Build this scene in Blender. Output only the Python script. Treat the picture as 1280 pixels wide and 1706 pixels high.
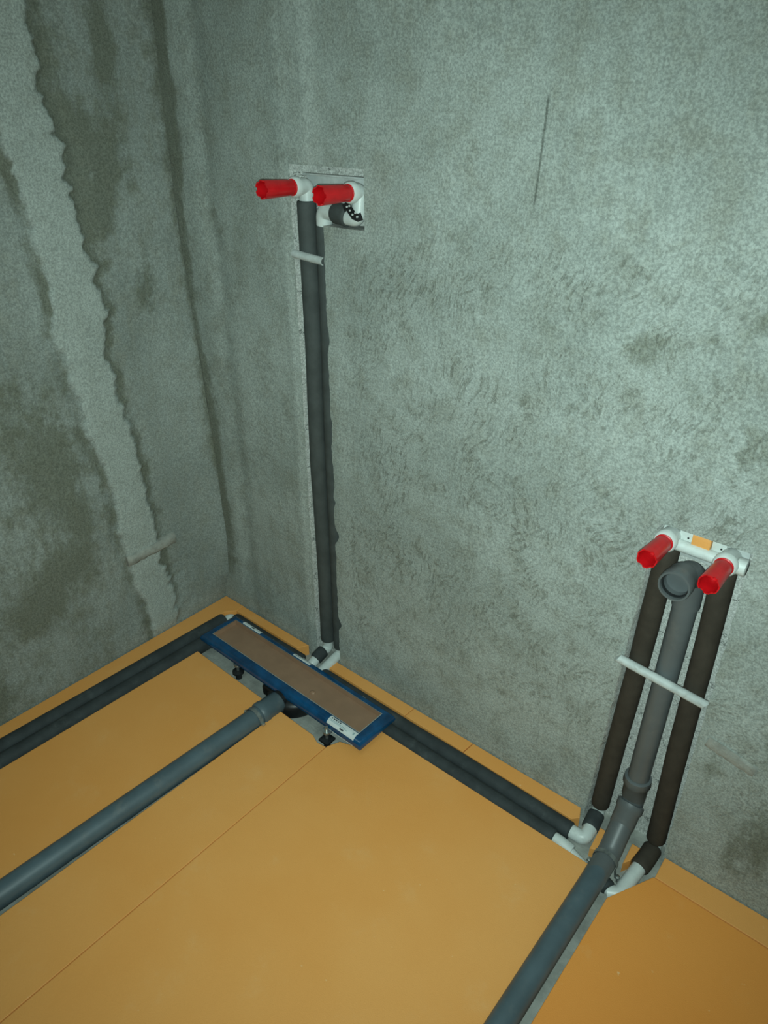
import bpy, bmesh, math, random
import numpy as np
from mathutils import Vector, Matrix

for o in list(bpy.data.objects):
    bpy.data.objects.remove(o)
scene = bpy.context.scene
COL = scene.collection

# ------------------------------------------------------------------ camera
F_PX, YAW, PITCH, ROLL = 1214.08, -0.700363, 0.517573, 0.00052
CAM = Vector((1.62775, -1.13732, 1.40))
cy_, sy_, cp_, sp_ = math.cos(YAW), math.sin(YAW), math.cos(PITCH), math.sin(PITCH)
fw = Vector((sy_ * cp_, cy_ * cp_, -sp_))
rt0 = Vector((cy_, -sy_, 0.0))
up0 = rt0.cross(fw)
rt = math.cos(ROLL) * rt0 + math.sin(ROLL) * up0
up = -math.sin(ROLL) * rt0 + math.cos(ROLL) * up0
cam_data = bpy.data.cameras.new('camera')
cam = bpy.data.objects.new('camera', cam_data)
COL.objects.link(cam)
cam_data.sensor_fit = 'VERTICAL'
cam_data.sensor_height = 24.0
cam_data.lens = F_PX / 1706.0 * 24.0
cam_data.clip_start = 0.02
M3 = Matrix((rt, up, -fw)).transposed()
cam.matrix_world = Matrix.Translation(CAM) @ M3.to_4x4()
scene.camera = cam

# ------------------------------------------------------------------ world, light, exposure
world = bpy.data.worlds.new('world')
scene.world = world
world.use_nodes = True
world.node_tree.nodes['Background'].inputs[0].default_value = (0.55, 0.75, 0.72, 1)
world.node_tree.nodes['Background'].inputs[1].default_value = 0.02

LIGHT_TINT = (0.755, 1.0, 0.945)
# the phone's flash, a little below and beside its lens
sl = bpy.data.lights.new('phone_flash', 'SPOT')
sl.energy = 81.0
sl.color = LIGHT_TINT
sl.spot_size = math.radians(114)
sl.spot_blend = 1.0
sl.shadow_soft_size = 0.006
slo = bpy.data.objects.new('phone_flash', sl)
COL.objects.link(slo)
slo.matrix_world = Matrix.Translation(CAM - up * 0.022 - rt * 0.006 + fw * 0.005) @ M3.to_4x4()
# unseen fill light added under the ceiling, weak next to the flash
bl = bpy.data.lights.new('fill_light', 'POINT')
bl.energy = 7.0
bl.color = LIGHT_TINT
bl.shadow_soft_size = 0.12
blo = bpy.data.objects.new('fill_light', bl)
COL.objects.link(blo)
blo.location = (1.15, -1.0, 2.35)

vs_ = scene.view_settings
vs_.view_transform = 'Standard'
vs_.look = 'None'
vs_.exposure = 0.0
vs_.gamma = 1.0
vs_.use_curve_mapping = False

# ------------------------------------------------------------------ numpy noise
def _hash(ix, iy, seed):
    h = (ix.astype(np.int64) * 374761393 + iy.astype(np.int64) * 668265263 + seed * 982451653) & 0xffffffff
    h = ((h ^ (h >> 13)) * 1274126177) & 0xffffffff
    h = h ^ (h >> 16)
    return (h & 0xffff) / 65535.0

def vnoise(x, y, seed=0):
    x = np.asarray(x, float); y = np.asarray(y, float)
    ix = np.floor(x); iy = np.floor(y)
    fx = x - ix; fy = y - iy
    fx = fx * fx * (3 - 2 * fx); fy = fy * fy * (3 - 2 * fy)
    a = _hash(ix, iy, seed); b = _hash(ix + 1, iy, seed)
    c = _hash(ix, iy + 1, seed); d = _hash(ix + 1, iy + 1, seed)
    return (a * (1 - fx) + b * fx) * (1 - fy) + (c * (1 - fx) + d * fx) * fy

def fbm(x, y, seed=0, octv=4):
    s = 0.0; amp = 0.5; tot = 0.0
    for k in range(octv):
        s = s + amp * vnoise(np.asarray(x) * 2 ** k, np.asarray(y) * 2 ** k, seed + 17 * k)
        tot += amp; amp *= 0.5
    return s / tot - 0.5

def sstep(a, b, x):
    t = np.clip((x - a) / (b - a), 0, 1)
    return t * t * (3 - 2 * t)

# ------------------------------------------------------------------ materials
def new_mat(name):
    m = bpy.data.materials.new(name)
    m.use_nodes = True
    nt = m.node_tree
    b = nt.nodes['Principled BSDF']
    return m, nt, b

def N(nt, typ, **kw):
    n = nt.nodes.new(typ)
    for k, v in kw.items():
        setattr(n, k, v)
    return n

def noise(nt, vec, scale, detail=4, rough=0.55, dist=0.0):
    n = N(nt, 'ShaderNodeTexNoise')
    n.inputs['Scale'].default_value = scale
    n.inputs['Detail'].default_value = detail
    n.inputs['Roughness'].default_value = rough
    n.inputs['Distortion'].default_value = dist
    nt.links.new(vec, n.inputs['Vector'])
    return n.outputs['Fac']

def ramp(nt, fac, a, b, lo=0.0, hi=1.0):
    n = N(nt, 'ShaderNodeMapRange')
    n.interpolation_type = 'SMOOTHSTEP'
    n.inputs['From Min'].default_value = a
    n.inputs['From Max'].default_value = b
    n.inputs['To Min'].default_value = lo
    n.inputs['To Max'].default_value = hi
    nt.links.new(fac, n.inputs['Value'])
    return n.outputs['Result']

def math_(nt, op, a, b=None):
    n = N(nt, 'ShaderNodeMath', operation=op)
    for i, v in enumerate((a, b)):
        if v is None:
            continue
        if isinstance(v, (int, float)):
            n.inputs[i].default_value = v
        else:
            nt.links.new(v, n.inputs[i])
    return n.outputs[0]

def mix(nt, fac, a, b, mode='MIX'):
    n = N(nt, 'ShaderNodeMix', data_type='RGBA', blend_type=mode)
    for idx, v in ((0, fac), (6, a), (7, b)):
        if isinstance(v, (int, float)):
            n.inputs[idx].default_value = v
        elif isinstance(v, (tuple, list)):
            n.inputs[idx].default_value = (*v[:3], 1)
        else:
            nt.links.new(v, n.inputs[idx])
    return n.outputs[2]

def bump(nt, b, height, strength=0.3, dist=0.002, prev=None):
    n = N(nt, 'ShaderNodeBump')
    n.inputs['Strength'].default_value = strength
    n.inputs['Distance'].default_value = dist
    nt.links.new(height, n.inputs['Height'])
    if prev is not None:
        nt.links.new(prev, n.inputs['Normal'])
    nt.links.new(n.outputs[0], b.inputs['Normal'])
    return n.outputs[0]

def objcoord(nt):
    return N(nt, 'ShaderNodeTexCoord').outputs['Object']

def mapping(nt, vec, scale=(1, 1, 1), rot=(0, 0, 0), loc=(0, 0, 0)):
    n = N(nt, 'ShaderNodeMapping')
    n.inputs['Scale'].default_value = scale
    n.inputs['Rotation'].default_value = rot
    n.inputs['Location'].default_value = loc
    nt.links.new(vec, n.inputs['Vector'])
    return n.outputs[0]

def wall_material(name, left=False):
    m, nt, b = new_mat(name)
    oc = objcoord(nt)
    att = N(nt, 'ShaderNodeAttribute', attribute_name='wall_mask')
    sep = N(nt, 'ShaderNodeSeparateColor')
    nt.links.new(att.outputs['Color'], sep.inputs[0])
    stain, smear, chat = sep.outputs[0], sep.outputs[1], sep.outputs[2]
    raw = att.outputs['Alpha']
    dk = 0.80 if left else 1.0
    n_big = noise(nt, oc, 3.0, 5, 0.6)
    n_mid = noise(nt, oc, 16.0, 6, 0.65)
    n_fine = noise(nt, oc, 260.0, 5, 0.7)
    n_vert = noise(nt, mapping(nt, oc, (38, 38, 5)), 1.0, 5, 0.65)
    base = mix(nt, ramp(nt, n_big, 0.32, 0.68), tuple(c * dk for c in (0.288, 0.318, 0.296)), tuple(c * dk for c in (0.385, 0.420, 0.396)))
    base = mix(nt, ramp(nt, n_mid, 0.42, 0.70, 0, 0.55), base, (0.235, 0.240, 0.200))
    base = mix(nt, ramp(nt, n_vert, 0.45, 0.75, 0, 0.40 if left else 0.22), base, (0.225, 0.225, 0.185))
    # lighter smeared plaster
    base = mix(nt, math_(nt, 'MULTIPLY', smear, ramp(nt, n_mid, 0.2, 0.75, 1.0, 0.6)), base, (0.42, 0.455, 0.43))
    # damp brown-green stains with ragged borders
    n_rag = noise(nt, mapping(nt, oc, (1, 1, 0.6)), 42.0, 9, 0.72)
    st = math_(nt, 'ADD', stain, math_(nt, 'MULTIPLY', math_(nt, 'SUBTRACT', n_rag, 0.5), 1.5))
    st = math_(nt, 'ADD', st, math_(nt, 'MULTIPLY', math_(nt, 'SUBTRACT', n_mid, 0.5), 0.8))
    st = ramp(nt, st, 0.22, 0.85, 0, 0.74)
    st = math_(nt, 'MULTIPLY', st, ramp(nt, stain, 0.02, 0.30))
    base = mix(nt, st, base, (0.135, 0.140, 0.102))
    # trowel chatter: short slanting drags
    wv = N(nt, 'ShaderNodeVectorMath', operation='ADD')
    wn = N(nt, 'ShaderNodeTexNoise')
    wn.inputs['Scale'].default_value = 5.0
    nt.links.new(oc, wn.inputs['Vector'])
    sc = N(nt, 'ShaderNodeVectorMath', operation='SCALE')
    sc.inputs['Scale'].default_value = 0.16
    nt.links.new(wn.outputs['Color'], sc.inputs[0])
    nt.links.new(oc, wv.inputs[0]); nt.links.new(sc.outputs[0], wv.inputs[1])
    rotd = mapping(nt, mapping(nt, wv.outputs[0], rot=(0, math.radians(-24), 0)), (132, 60, 38))
    n_ch = noise(nt, rotd, 1.0, 4, 0.62)
    ch = math_(nt, 'MULTIPLY', ramp(nt, n_ch, 0.515, 0.64), math_(nt, 'MULTIPLY', chat, ramp(nt, noise(nt, oc, 8.0, 5, 0.65), 0.36, 0.60, 0.12, 1.0)))
    base = mix(nt, math_(nt, 'MULTIPLY', ch, 0.66), base, (0.170, 0.178, 0.150))
    if not left:
        # one long thin trowel scratch
        sx0 = N(nt, 'ShaderNodeSeparateXYZ'); nt.links.new(oc, sx0.inputs[0])
        lx = math_(nt, 'ADD', math_(nt, 'MULTIPLY', math_(nt, 'SUBTRACT', sx0.outputs[2], 1.24), 0.045), 0.989)
        dd = math_(nt, 'ABSOLUTE', math_(nt, 'SUBTRACT', sx0.outputs[0], lx))
        dd = math_(nt, 'ADD', dd, math_(nt, 'MULTIPLY', n_fine, 0.0022))
        sc_ = math_(nt, 'MULTIPLY', ramp(nt, dd, 0.0014, 0.0046, 1, 0), math_(nt, 'MULTIPLY', ramp(nt, sx0.outputs[2], 1.235, 1.26), ramp(nt, sx0.outputs[2], 1.395, 1.405, 1, 0)))
        base = mix(nt, math_(nt, 'MULTIPLY', sc_, 0.75), base, (0.09, 0.10, 0.085))
    # raw, freshly cut block inside the chases with thin cracks
    sx = N(nt, 'ShaderNodeSeparateXYZ'); nt.links.new(oc, sx.inputs[0])
    cz = math_(nt, 'ADD', math_(nt, 'MULTIPLY', sx.outputs[2], 9.0), math_(nt, 'MULTIPLY', n_mid, 1.3))
    cz = math_(nt, 'ADD', cz, math_(nt, 'MULTIPLY', math_(nt, 'FLOOR', math_(nt, 'MULTIPLY', sx.outputs[0], 19.0)), 0.37))
    crack = math_(nt, 'LESS_THAN', math_(nt, 'ABSOLUTE', math_(nt, 'SUBTRACT', math_(nt, 'FRACT', cz), 0.5)), 0.014)
    rawc = mix(nt, ramp(nt, n_fine, 0.3, 0.7), (0.46, 0.47, 0.44), (0.58, 0.59, 0.56))
    rawc = mix(nt, math_(nt, 'MULTIPLY', crack, 0.8), rawc, (0.12, 0.13, 0.12))
    base = mix(nt, raw, base, rawc)
    # sand grain
    n_gr = noise(nt, oc, 130.0, 6, 0.75)
    g = math_(nt, 'MULTIPLY', ramp(nt, n_fine, 0.36, 0.64, 0.84, 1.13), ramp(nt, n_gr, 0.36, 0.64, 0.86, 1.10))
    gc = N(nt, 'ShaderNodeCombineColor')
    for i in range(3):
        nt.links.new(g, gc.inputs[i])
    base = mix(nt, 1.0, base, gc.outputs[0], 'MULTIPLY')
    nt.links.new(base, b.inputs['Base Color'])
    b.inputs['Roughness'].default_value = 0.92
    b.inputs['Specular IOR Level'].default_value = 0.25
    p = bump(nt, b, n_fine, 0.55, 0.0016)
    p = bump(nt, b, n_mid, 0.5, 0.006, p)
    p = bump(nt, b, n_vert, 0.35, 0.003, p)
    inv = math_(nt, 'SUBTRACT', 1.0, ch)
    bump(nt, b, inv, 0.5, 0.0022, p)
    return m

def simple(name, col, rough=0.5, spec=0.5, var=0.12, nscale=40, bstr=0.0, bscale=200, bdist=0.001, metal=0.0, dust=None):
    m, nt, b = new_mat(name)
    oc = objcoord(nt)
    n1 = noise(nt, oc, nscale, 4, 0.6)
    lo = tuple(c * (1 - var) for c in col); hi = tuple(min(1, c * (1 + var)) for c in col)
    c = mix(nt, ramp(nt, n1, 0.3, 0.7), lo, hi)
    if dust:
        n2 = noise(nt, oc, dust[1], 6, 0.7)
        c = mix(nt, ramp(nt, n2, 0.52, 0.75, 0, dust[2]), c, dust[0])
    nt.links.new(c, b.inputs['Base Color'])
    b.inputs['Roughness'].default_value = rough
    b.inputs['Specular IOR Level'].default_value = spec
    b.inputs['Metallic'].default_value = metal
    if bstr:
        bump(nt, b, noise(nt, oc, bscale, 3, 0.6), bstr, bdist)
    return m

MAT = {}
MAT['wall_back'] = wall_material('rough_plaster')
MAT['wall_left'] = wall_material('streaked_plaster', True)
MAT['plain'] = simple('plain_plaster', (0.58, 0.60, 0.57), 0.95, 0.2, 0.2, 4, 0.4, 60, 0.004)
MAT['slab'] = simple('slab_concrete', (0.33, 0.34, 0.31), 0.95, 0.2, 0.22, 22, 0.6, 140, 0.002)
MAT['foam_slate'] = simple('slate_foam', (0.036, 0.043, 0.045), 0.72, 0.35, 0.18, 25, 0.35, 260, 0.0012, dust=((0.16, 0.18, 0.18), 14, 0.28))
MAT['foam_riser'] = simple('grey_foam', (0.058, 0.066, 0.064), 0.75, 0.35, 0.15, 25, 0.3, 260, 0.0012)
MAT['foam_brown'] = simple('brown_black_foam', (0.047, 0.039, 0.030), 0.8, 0.25, 0.15, 25, 0.3, 260, 0.0012)
MAT['ppr'] = simple('white_plastic', (0.60, 0.64, 0.62), 0.38, 0.5, 0.06, 60, dust=((0.38, 0.38, 0.34), 45, 0.5))
MAT['ppr_dull'] = simple('dull_white_plastic', (0.50, 0.53, 0.52), 0.55, 0.4, 0.12, 40, 0.2, 150, 0.001, dust=((0.30, 0.30, 0.27), 60, 0.6))
MAT['pvc'] = simple('grey_plastic', (0.105, 0.118, 0.122), 0.42, 0.5, 0.08, 12, dust=((0.19, 0.185, 0.17), 18, 0.35))
MAT['pvc_floor'] = simple('dusty_grey_plastic', (0.080, 0.116, 0.136), 0.45, 0.5, 0.12, 14, dust=((0.20, 0.20, 0.185), 16, 0.40))
MAT['rubber'] = simple('black_rubber', (0.012, 0.014, 0.015), 0.5, 0.4, 0.1)
MAT['black'] = simple('black_plastic', (0.010, 0.011, 0.012), 0.4, 0.4, 0.1)
MAT['red'] = simple('red_plastic', (0.58, 0.006, 0.010), 0.36, 0.5, 0.08, 60)
MAT['blue'] = simple('blue_film', (0.002, 0.056, 0.145), 0.20, 0.6, 0.3, 22, 0.35, 35, 0.002)
MAT['brown'] = simple('brown_cover', (0.290, 0.172, 0.108), 0.28, 0.5, 0.08, 18, 0.05, 30, 0.002)
MAT['metal'] = simple('zinc_steel', (0.55, 0.58, 0.56), 0.32, 0.5, 0.15, 60, metal=0.9)
MAT['dirty_metal'] = simple('dull_steel_band', (0.15, 0.165, 0.16), 0.5, 0.5, 0.3, 60, metal=0.2)
MAT['paper'] = simple('sticker_paper', (0.66, 0.70, 0.70), 0.5, 0.4, 0.05)
MAT['ink'] = simple('sticker_print', (0.05, 0.06, 0.07), 0.6, 0.3, 0.1)
MAT['pale_ink'] = simple('pale_sticker_print', (0.30, 0.40, 0.42), 0.6, 0.3, 0.1)
MAT['rim'] = simple('grey_rim', (0.26, 0.29, 0.29), 0.4, 0.5, 0.2)
MAT['mortar'] = simple('grey_mortar', (0.31, 0.31, 0.28), 0.95, 0.2, 0.2, 40, 0.6, 120, 0.003, dust=((0.24, 0.23, 0.19), 30, 0.6))

def board_material(name='orange_foam_board', c1=(0.800, 0.338, 0.080), c2=(0.830, 0.378, 0.105)):
    m, nt, b = new_mat(name)
    oc = objcoord(nt)
    n1 = noise(nt, oc, 2.2, 4, 0.55)
    n2 = noise(nt, oc, 9, 6, 0.7)
    n3 = noise(nt, oc, 420, 3, 0.6)
    c = mix(nt, ramp(nt, n1, 0.3, 0.7), c1, c2)
    c = mix(nt, ramp(nt, n2, 0.55, 0.8, 0, 0.45), c, (0.82, 0.45, 0.18))
    sp = noise(nt, oc, 60, 2, 0.5)
    c = mix(nt, ramp(nt, sp, 0.74, 0.80, 0, 0.6), c, (0.90, 0.62, 0.32))
    nt.links.new(c, b.inputs['Base Color'])
    b.inputs['Roughness'].default_value = 0.55
    b.inputs['Specular IOR Level'].default_value = 0.4
    p = bump(nt, b, n3, 0.35, 0.0012)
    bump(nt, b, n2, 0.15, 0.004, p)
    return m
MAT['board'] = board_material()
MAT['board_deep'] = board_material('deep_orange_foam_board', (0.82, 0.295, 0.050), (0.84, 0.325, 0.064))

# ------------------------------------------------------------------ mesh helpers
def add_obj(name, me, mat, parent=None, smooth=True):
    o = bpy.data.objects.new(name, me)
    COL.objects.link(o)
    if mat is not None:
        me.materials.append(MAT[mat] if isinstance(mat, str) else mat)
    if smooth:
        me.polygons.foreach_set('use_smooth', [True] * len(me.polygons))
    if parent is not None:
        o.parent = parent
        o.matrix_parent_inverse = Matrix.Translation(-parent.matrix_basis.translation)
    return o

def tag(o, label=None, cat=None, group=None, kind=None):
    if label: o['label'] = label
    if cat: o['category'] = cat
    if group: o['group'] = group
    if kind: o['kind'] = kind
    return o

def thing(name, loc, label, cat, group=None):
    o = bpy.data.objects.new(name, None)
    COL.objects.link(o)
    o.location = loc
    o.empty_display_size = 0.02
    tag(o, label, cat, group)
    return o

def finish(bm, name, mat, parent=None, smooth=False, sharp=35):
    bmesh.ops.recalc_face_normals(bm, faces=bm.faces)
    if smooth:
        for e in bm.edges:
            if len(e.link_faces) == 2 and e.calc_face_angle(0) > math.radians(sharp):
                e.smooth = False
    me = bpy.data.meshes.new(name)
    bm.to_mesh(me); bm.free()
    return add_obj(name, me, mat, parent, smooth)

def bm_tube(bm, pts, rad, segs=24, cap=True, squash=None):
    """sweep a circle along pts; rad is a number or a list"""
    pts = [Vector(p) for p in pts]
    n = len(pts)
    rads = rad if isinstance(rad, (list, tuple)) else [rad] * n
    tang = []
    for i in range(n):
        if i == 0: t = pts[1] - pts[0]
        elif i == n - 1: t = pts[-1] - pts[-2]
        else:
            a = (pts[i] - pts[i - 1]); c = (pts[i + 1] - pts[i])
            if a.length < 1e-9: t = c
            elif c.length < 1e-9: t = a
            else: t = a.normalized() + c.normalized()
        if t.length < 1e-9: t = tang[-1] if tang else Vector((0, 0, 1))
        tang.append(t.normalized())
    ref = Vector((0, 0, 1)) if abs(tang[0].z) < 0.9 else Vector((0, 1, 0))
    u = tang[0].cross(ref).normalized()
    rings = []
    for i in range(n):
        u = (u - tang[i] * u.dot(tang[i])).normalized()
        v = tang[i].cross(u)
        ring = []
        for k in range(segs):
            a = 2 * math.pi * k / segs
            ring.append(bm.verts.new(pts[i] + (u * math.cos(a) + v * math.sin(a)) * rads[i]))
        rings.append(ring)
    for i in range(n - 1):
        for k in range(segs):
            k2 = (k + 1) % segs
            bm.faces.new((rings[i][k], rings[i][k2], rings[i + 1][k2], rings[i + 1][k]))
    if cap:
        bm.faces.new(rings[0][::-1]); bm.faces.new(rings[-1])
    return rings

def tube(name, pts, rad, mat, parent=None, segs=24, cap=True):
    bm = bmesh.new()
    bm_tube(bm, pts, rad, segs, cap)
    return finish(bm, name, mat, parent, True, 50)

def arc_path(corners, r, n=7):
    """polyline with rounded corners"""
    c = [Vector(p) for p in corners]
    out = [c[0]]
    for i in range(1, len(c) - 1):
        a = (c[i - 1] - c[i]); b = (c[i + 1] - c[i])
        la, lb = a.length, b.length
        a.normalize(); b.normalize()
        ang = a.angle(b)
        d = min(r / math.tan(ang / 2), la * 0.49, lb * 0.49)
        p0 = c[i] + a * d; p1 = c[i] + b * d
        for k in range(n + 1):
            t = k / n
            out.append((1 - t) ** 2 * p0 + 2 * t * (1 - t) * c[i] + t * t * p1)
    out.append(c[-1])
    return out

def sleeve(name, a, b, r, mat, parent, seed=0, n=14, wob=0.0012, rnd=0.004, slit=None):
    """foam pipe sleeve with rounded ends, slight sag and an open inner edge"""
    a = Vector(a); b = Vector(b); d = b - a; L = d.length; d.normalize()
    rg = random.Random(seed)
    ref = Vector((0, 0, 1)) if abs(d.z) < 0.9 else Vector((0, 1, 0))
    s1 = d.cross(ref).normalized(); s2 = d.cross(s1)
    pts, rads = [], []
    f = min(rnd, L * 0.3)
    ph1, ph2 = rg.random() * 6.28, rg.random() * 6.28
    ss = [0, f * 0.3, f] + [f + (L - 2 * f) * k / n for k in range(1, n)] + [L - f, L - f * 0.3, L]
    rr = [r - f * 0.8, r - f * 0.25, r] + [r] * (n - 1) + [r, r - f * 0.25, r - f * 0.8]
    for s, q in zip(ss, rr):
        w = math.sin(math.pi * s / L)
        pts.append(a + d * s + s1 * (wob * w * math.sin(s * 9 + ph1)) + s2 * (wob * w * math.sin(s * 7 + ph2)))
        rads.append(q * (1 + 0.012 * math.sin(s * 31 + ph2) * w))
    bm = bmesh.new()
    bm_tube(bm, pts, rads, 28, True)
    return finish(bm, name, mat, parent, True, 60)

def box(name, lo, hi, mat, parent=None, bev=0.0, seg=2):
    bm = bmesh.new()
    bmesh.ops.create_cube(bm, size=1)
    lo = Vector(lo); hi = Vector(hi)
    for v in bm.verts:
        v.co = Vector([lo[i] + (v.co[i] + 0.5) * (hi[i] - lo[i]) for i in range(3)])
    if bev:
        bmesh.ops.bevel(bm, geom=list(bm.edges), offset=bev, segments=seg, affect='EDGES', profile=0.5)
    return finish(bm, name, mat, parent, bool(bev), 40)

def prism(name, poly, z0, z1, mat, parent=None, bev=0.0):
    bm = bmesh.new()
    lo = [bm.verts.new((x, y, z0)) for x, y in poly]
    hi = [bm.verts.new((x, y, z1)) for x, y in poly]
    n = len(poly)
    bm.faces.new(hi); bm.faces.new(lo[::-1])
    for i in range(n):
        bm.faces.new((lo[i], lo[(i + 1) % n], hi[(i + 1) % n], hi[i]))
    bmesh.ops.recalc_face_normals(bm, faces=bm.faces)
    if bev:
        es = [e for e in bm.edges if abs(e.verts[0].co.z - z1) < 1e-6 and abs(e.verts[1].co.z - z1) < 1e-6]
        bmesh.ops.bevel(bm, geom=es, offset=bev, segments=2, affect='EDGES', profile=0.5)
    return finish(bm, name, mat, parent, False)

# ------------------------------------------------------------------ setting: walls
SLAB = -0.036
RX, FY, CZ = 2.35, -2.0, 2.55

def rng_lines(a, b, step, extra=()):
    n = int(round((b - a) / step))
    v = [a + (b - a) * k / n for k in range(n + 1)]
    ex = list(extra)
    v = [q for q in v if all(abs(q - e) > step * 0.45 for e in ex)] + ex
    return sorted(v)

def build_wall(name, us, vs, inside, front, back, masks, mat):
    nu, nv = len(us), len(vs)
    U, V = np.meshgrid(us, vs, indexing='ij')
    fr = front(U, V).reshape(-1, 3)
    mk = masks(U, V).reshape(-1, 4)
    ins = np.zeros((nu - 1, nv - 1), bool)
    if inside is not None:
        uc = (np.array(us)[:-1] + np.array(us)[1:]) / 2; vc = (np.array(vs)[:-1] + np.array(vs)[1:]) / 2
        UC, VC = np.meshgrid(uc, vc, indexing='ij')
        ins = inside(UC, VC)
    idx = np.arange(nu * nv).reshape(nu, nv)
    q = np.stack([idx[:-1, :-1], idx[1:, :-1], idx[1:, 1:], idx[:-1, 1:]], -1)
    faces = q[~ins].reshape(-1, 4)
    verts = fr; cols = mk
    if ins.any():
        bk = back(U, V).reshape(-1, 3)
        used = np.zeros((nu, nv), bool)
        ii, jj = np.where(ins)
        for di in (0, 1):
            for dj in (0, 1):
                used[ii + di, jj + dj] = True
        uf = used.reshape(-1)
        remap = -np.ones(nu * nv, int)
        remap[uf] = len(fr) + np.arange(uf.sum())
        bverts = bk[uf]
        bcol = mk[uf].copy(); bcol[:, 0] = 0; bcol[:, 2] = 0; bcol[:, 3] = 1
        verts = np.vstack([fr, bverts]); cols = np.vstack([mk, bcol])
        bf = remap[q[ins]]
        extra = []
        sidx = len(verts); sverts = []; scol = []
        def side(a, b):
            nonlocal sidx
            # separate vertices so that the arris stays crisp
            for vtx, c in ((fr[a], 1.0), (fr[b], 1.0), (verts[remap[b]], 1), (verts[remap[a]], 1)):
                sverts.append(vtx); scol.append((0, 0, 0, c))
            extra.append((sidx, sidx + 1, sidx + 2, sidx + 3)); sidx += 4
        for i, j in zip(ii, jj):
            if i == 0 or not ins[i - 1, j]: side(idx[i, j + 1], idx[i, j])
            if i == nu - 2 or not ins[i + 1, j]: side(idx[i + 1, j], idx[i + 1, j + 1])
            if j > 0 and not ins[i, j - 1]: side(idx[i, j], idx[i + 1, j])
            if j == nv - 2 or not ins[i, j + 1]: side(idx[i + 1, j + 1], idx[i, j + 1])
        verts = np.vstack([verts, np.array(sverts)]); cols = np.vstack([cols, np.array(scol)])
        faces = np.vstack([faces, bf, np.array(extra)])
    me = bpy.data.meshes.new(name)
    nf = len(faces)
    me.vertices.add(len(verts)); me.vertices.foreach_set('co', verts.astype(np.float32).ravel())
    me.loops.add(nf * 4); me.loops.foreach_set('vertex_index', faces.astype(np.int32).ravel())
    me.polygons.add(nf); me.polygons.foreach_set('loop_start', np.arange(nf, dtype=np.int32) * 4)
    me.update(calc_edges=True)
    ca = me.color_attributes.new('wall_mask', 'FLOAT_COLOR', 'POINT')
    ca.data.foreach_set('color', cols.astype(np.float32).ravel())
    o = add_obj(name, me, mat, None, True)
    tag(o, kind='structure')
    return o

def blob(U, V, cu, cv, ru, rv, rot=0.0):
    c, s = math.cos(rot), math.sin(rot)
    a = ((U - cu) * c + (V - cv) * s) / ru; b = (-(U - cu) * s + (V - cv) * c) / rv
    return np.exp(-(a * a + b * b))

# plaster fillet drawn round the corner: how far the left wall's plaster laps onto the back wall
FZ = [-0.06, 0.0, 0.05, 0.10, 0.23, 0.51, 0.72, 0.94, 1.09, 1.35, 1.52, 2.6]
FX = [0.0, 0.0, 0.012, 0.030, 0.042, 0.036, 0.026, 0.012, 0.002, 0.003, 0.010, 0.010]

# back wall with the two pipe chases -------------------------------------------------
CL0, CL1, CLR, CLB, CLT = 0.415, 0.505, 0.618, 1.170, 1.281     # shower chase: left, right, recess right, recess bottom, top
CR0, CR1, CRT = 1.270, 1.447, 0.760                              # basin chase: left, right, top
u_back = rng_lines(0, 1.80, 0.005, (CL0, CL1, CLR, CR0, CR1)) + [1.85, 1.95, 2.1, RX]
v_back = rng_lines(SLAB, 1.70, 0.005, (CLB, CLT, CRT)) + [1.8, 2.0, 2.3, CZ]

def inside_back(U, V):
    a = (U > CL0) & (U < CL1) & (V < CLT)
    b = (U > CL1) & (U < CLR) & (V > CLB) & (V < CLT)
    c = (U > CR0) & (U < CR1) & (V < CRT)
    return a | b | c

def jag(U, V):
    """sideways raggedness of the chase arrises, fading out into the wall"""
    dx = np.zeros_like(U)
    def edge(u0, d, vmax, fall=0.02):
        w = np.exp(-((U - u0) / fall) ** 2) * (1 - sstep(vmax - 0.004, vmax + 0.02, V))
        return d * w
    e1 = 0.0028 * fbm(V * 60, V * 0 + 3.3, 5, 3) * 2 + 0.006 * np.clip(fbm(V * 14, V * 0 + 9, 8, 2) * 3, 0, 1)
    e1 = e1 + 0.012 * np.exp(-((V - 0.425) / 0.022) ** 2) + 0.008 * np.exp(-((V - 0.135) / 0.012) ** 2) + 0.006 * np.exp(-((V - 0.52) / 0.01) ** 2)
    dx = dx + edge(CL1, e1, CLB)
    e0 = 0.006 * fbm(V * 25, V * 0 + 1.3, 15, 3) + 0.010 * (V / 1.2) * 0
    dx = dx + edge(CL0, e0, CLT)
    e2 = (-0.0035 + 0.0228 * V / CRT) + 0.004 * fbm(V * 30, V * 0 + 4, 25, 3)
    dx = dx + edge(CR0, e2, CRT, 0.04)
    e3 = 0.005 * fbm(V * 40, V * 0 + 6, 35, 3)
    dx = dx + edge(CR1, e3, CRT, 0.02)
    return dx

def h_back(U, V):
    h = 0.006 * fbm(U * 2.5, V * 2.5, 1, 3) + 0.0035 * fbm(U * 12, V * 9, 2, 4)
    # plaster dragged around the chase on the shower side, filled groove above it
    h = h + 0.003 * np.exp(-((U - 0.470 - 0.01 * fbm(V * 8, V * 0, 4)) / 0.03) ** 2) * sstep(1.28, 1.33, V)
    h = h + 0.003 * np.exp(-((U - 0.395) / 0.02) ** 2)
    h = h - 0.006 * np.exp(-((U - 0.135 - 0.02 * fbm(V * 6, V * 0, 44)) / 0.03) ** 2)
    edge = np.minimum(np.abs(U - CL1), np.minimum(np.abs(U - CL0), np.minimum(np.abs(U - CR0), np.abs(U - CR1))))
    h = h * (0.4 + 0.6 * sstep(0.0, 0.05, edge))
    return h

def front_back(U, V):
    return np.stack([U + jag(U, V), -h_back(U, V), V], -1)

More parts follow.
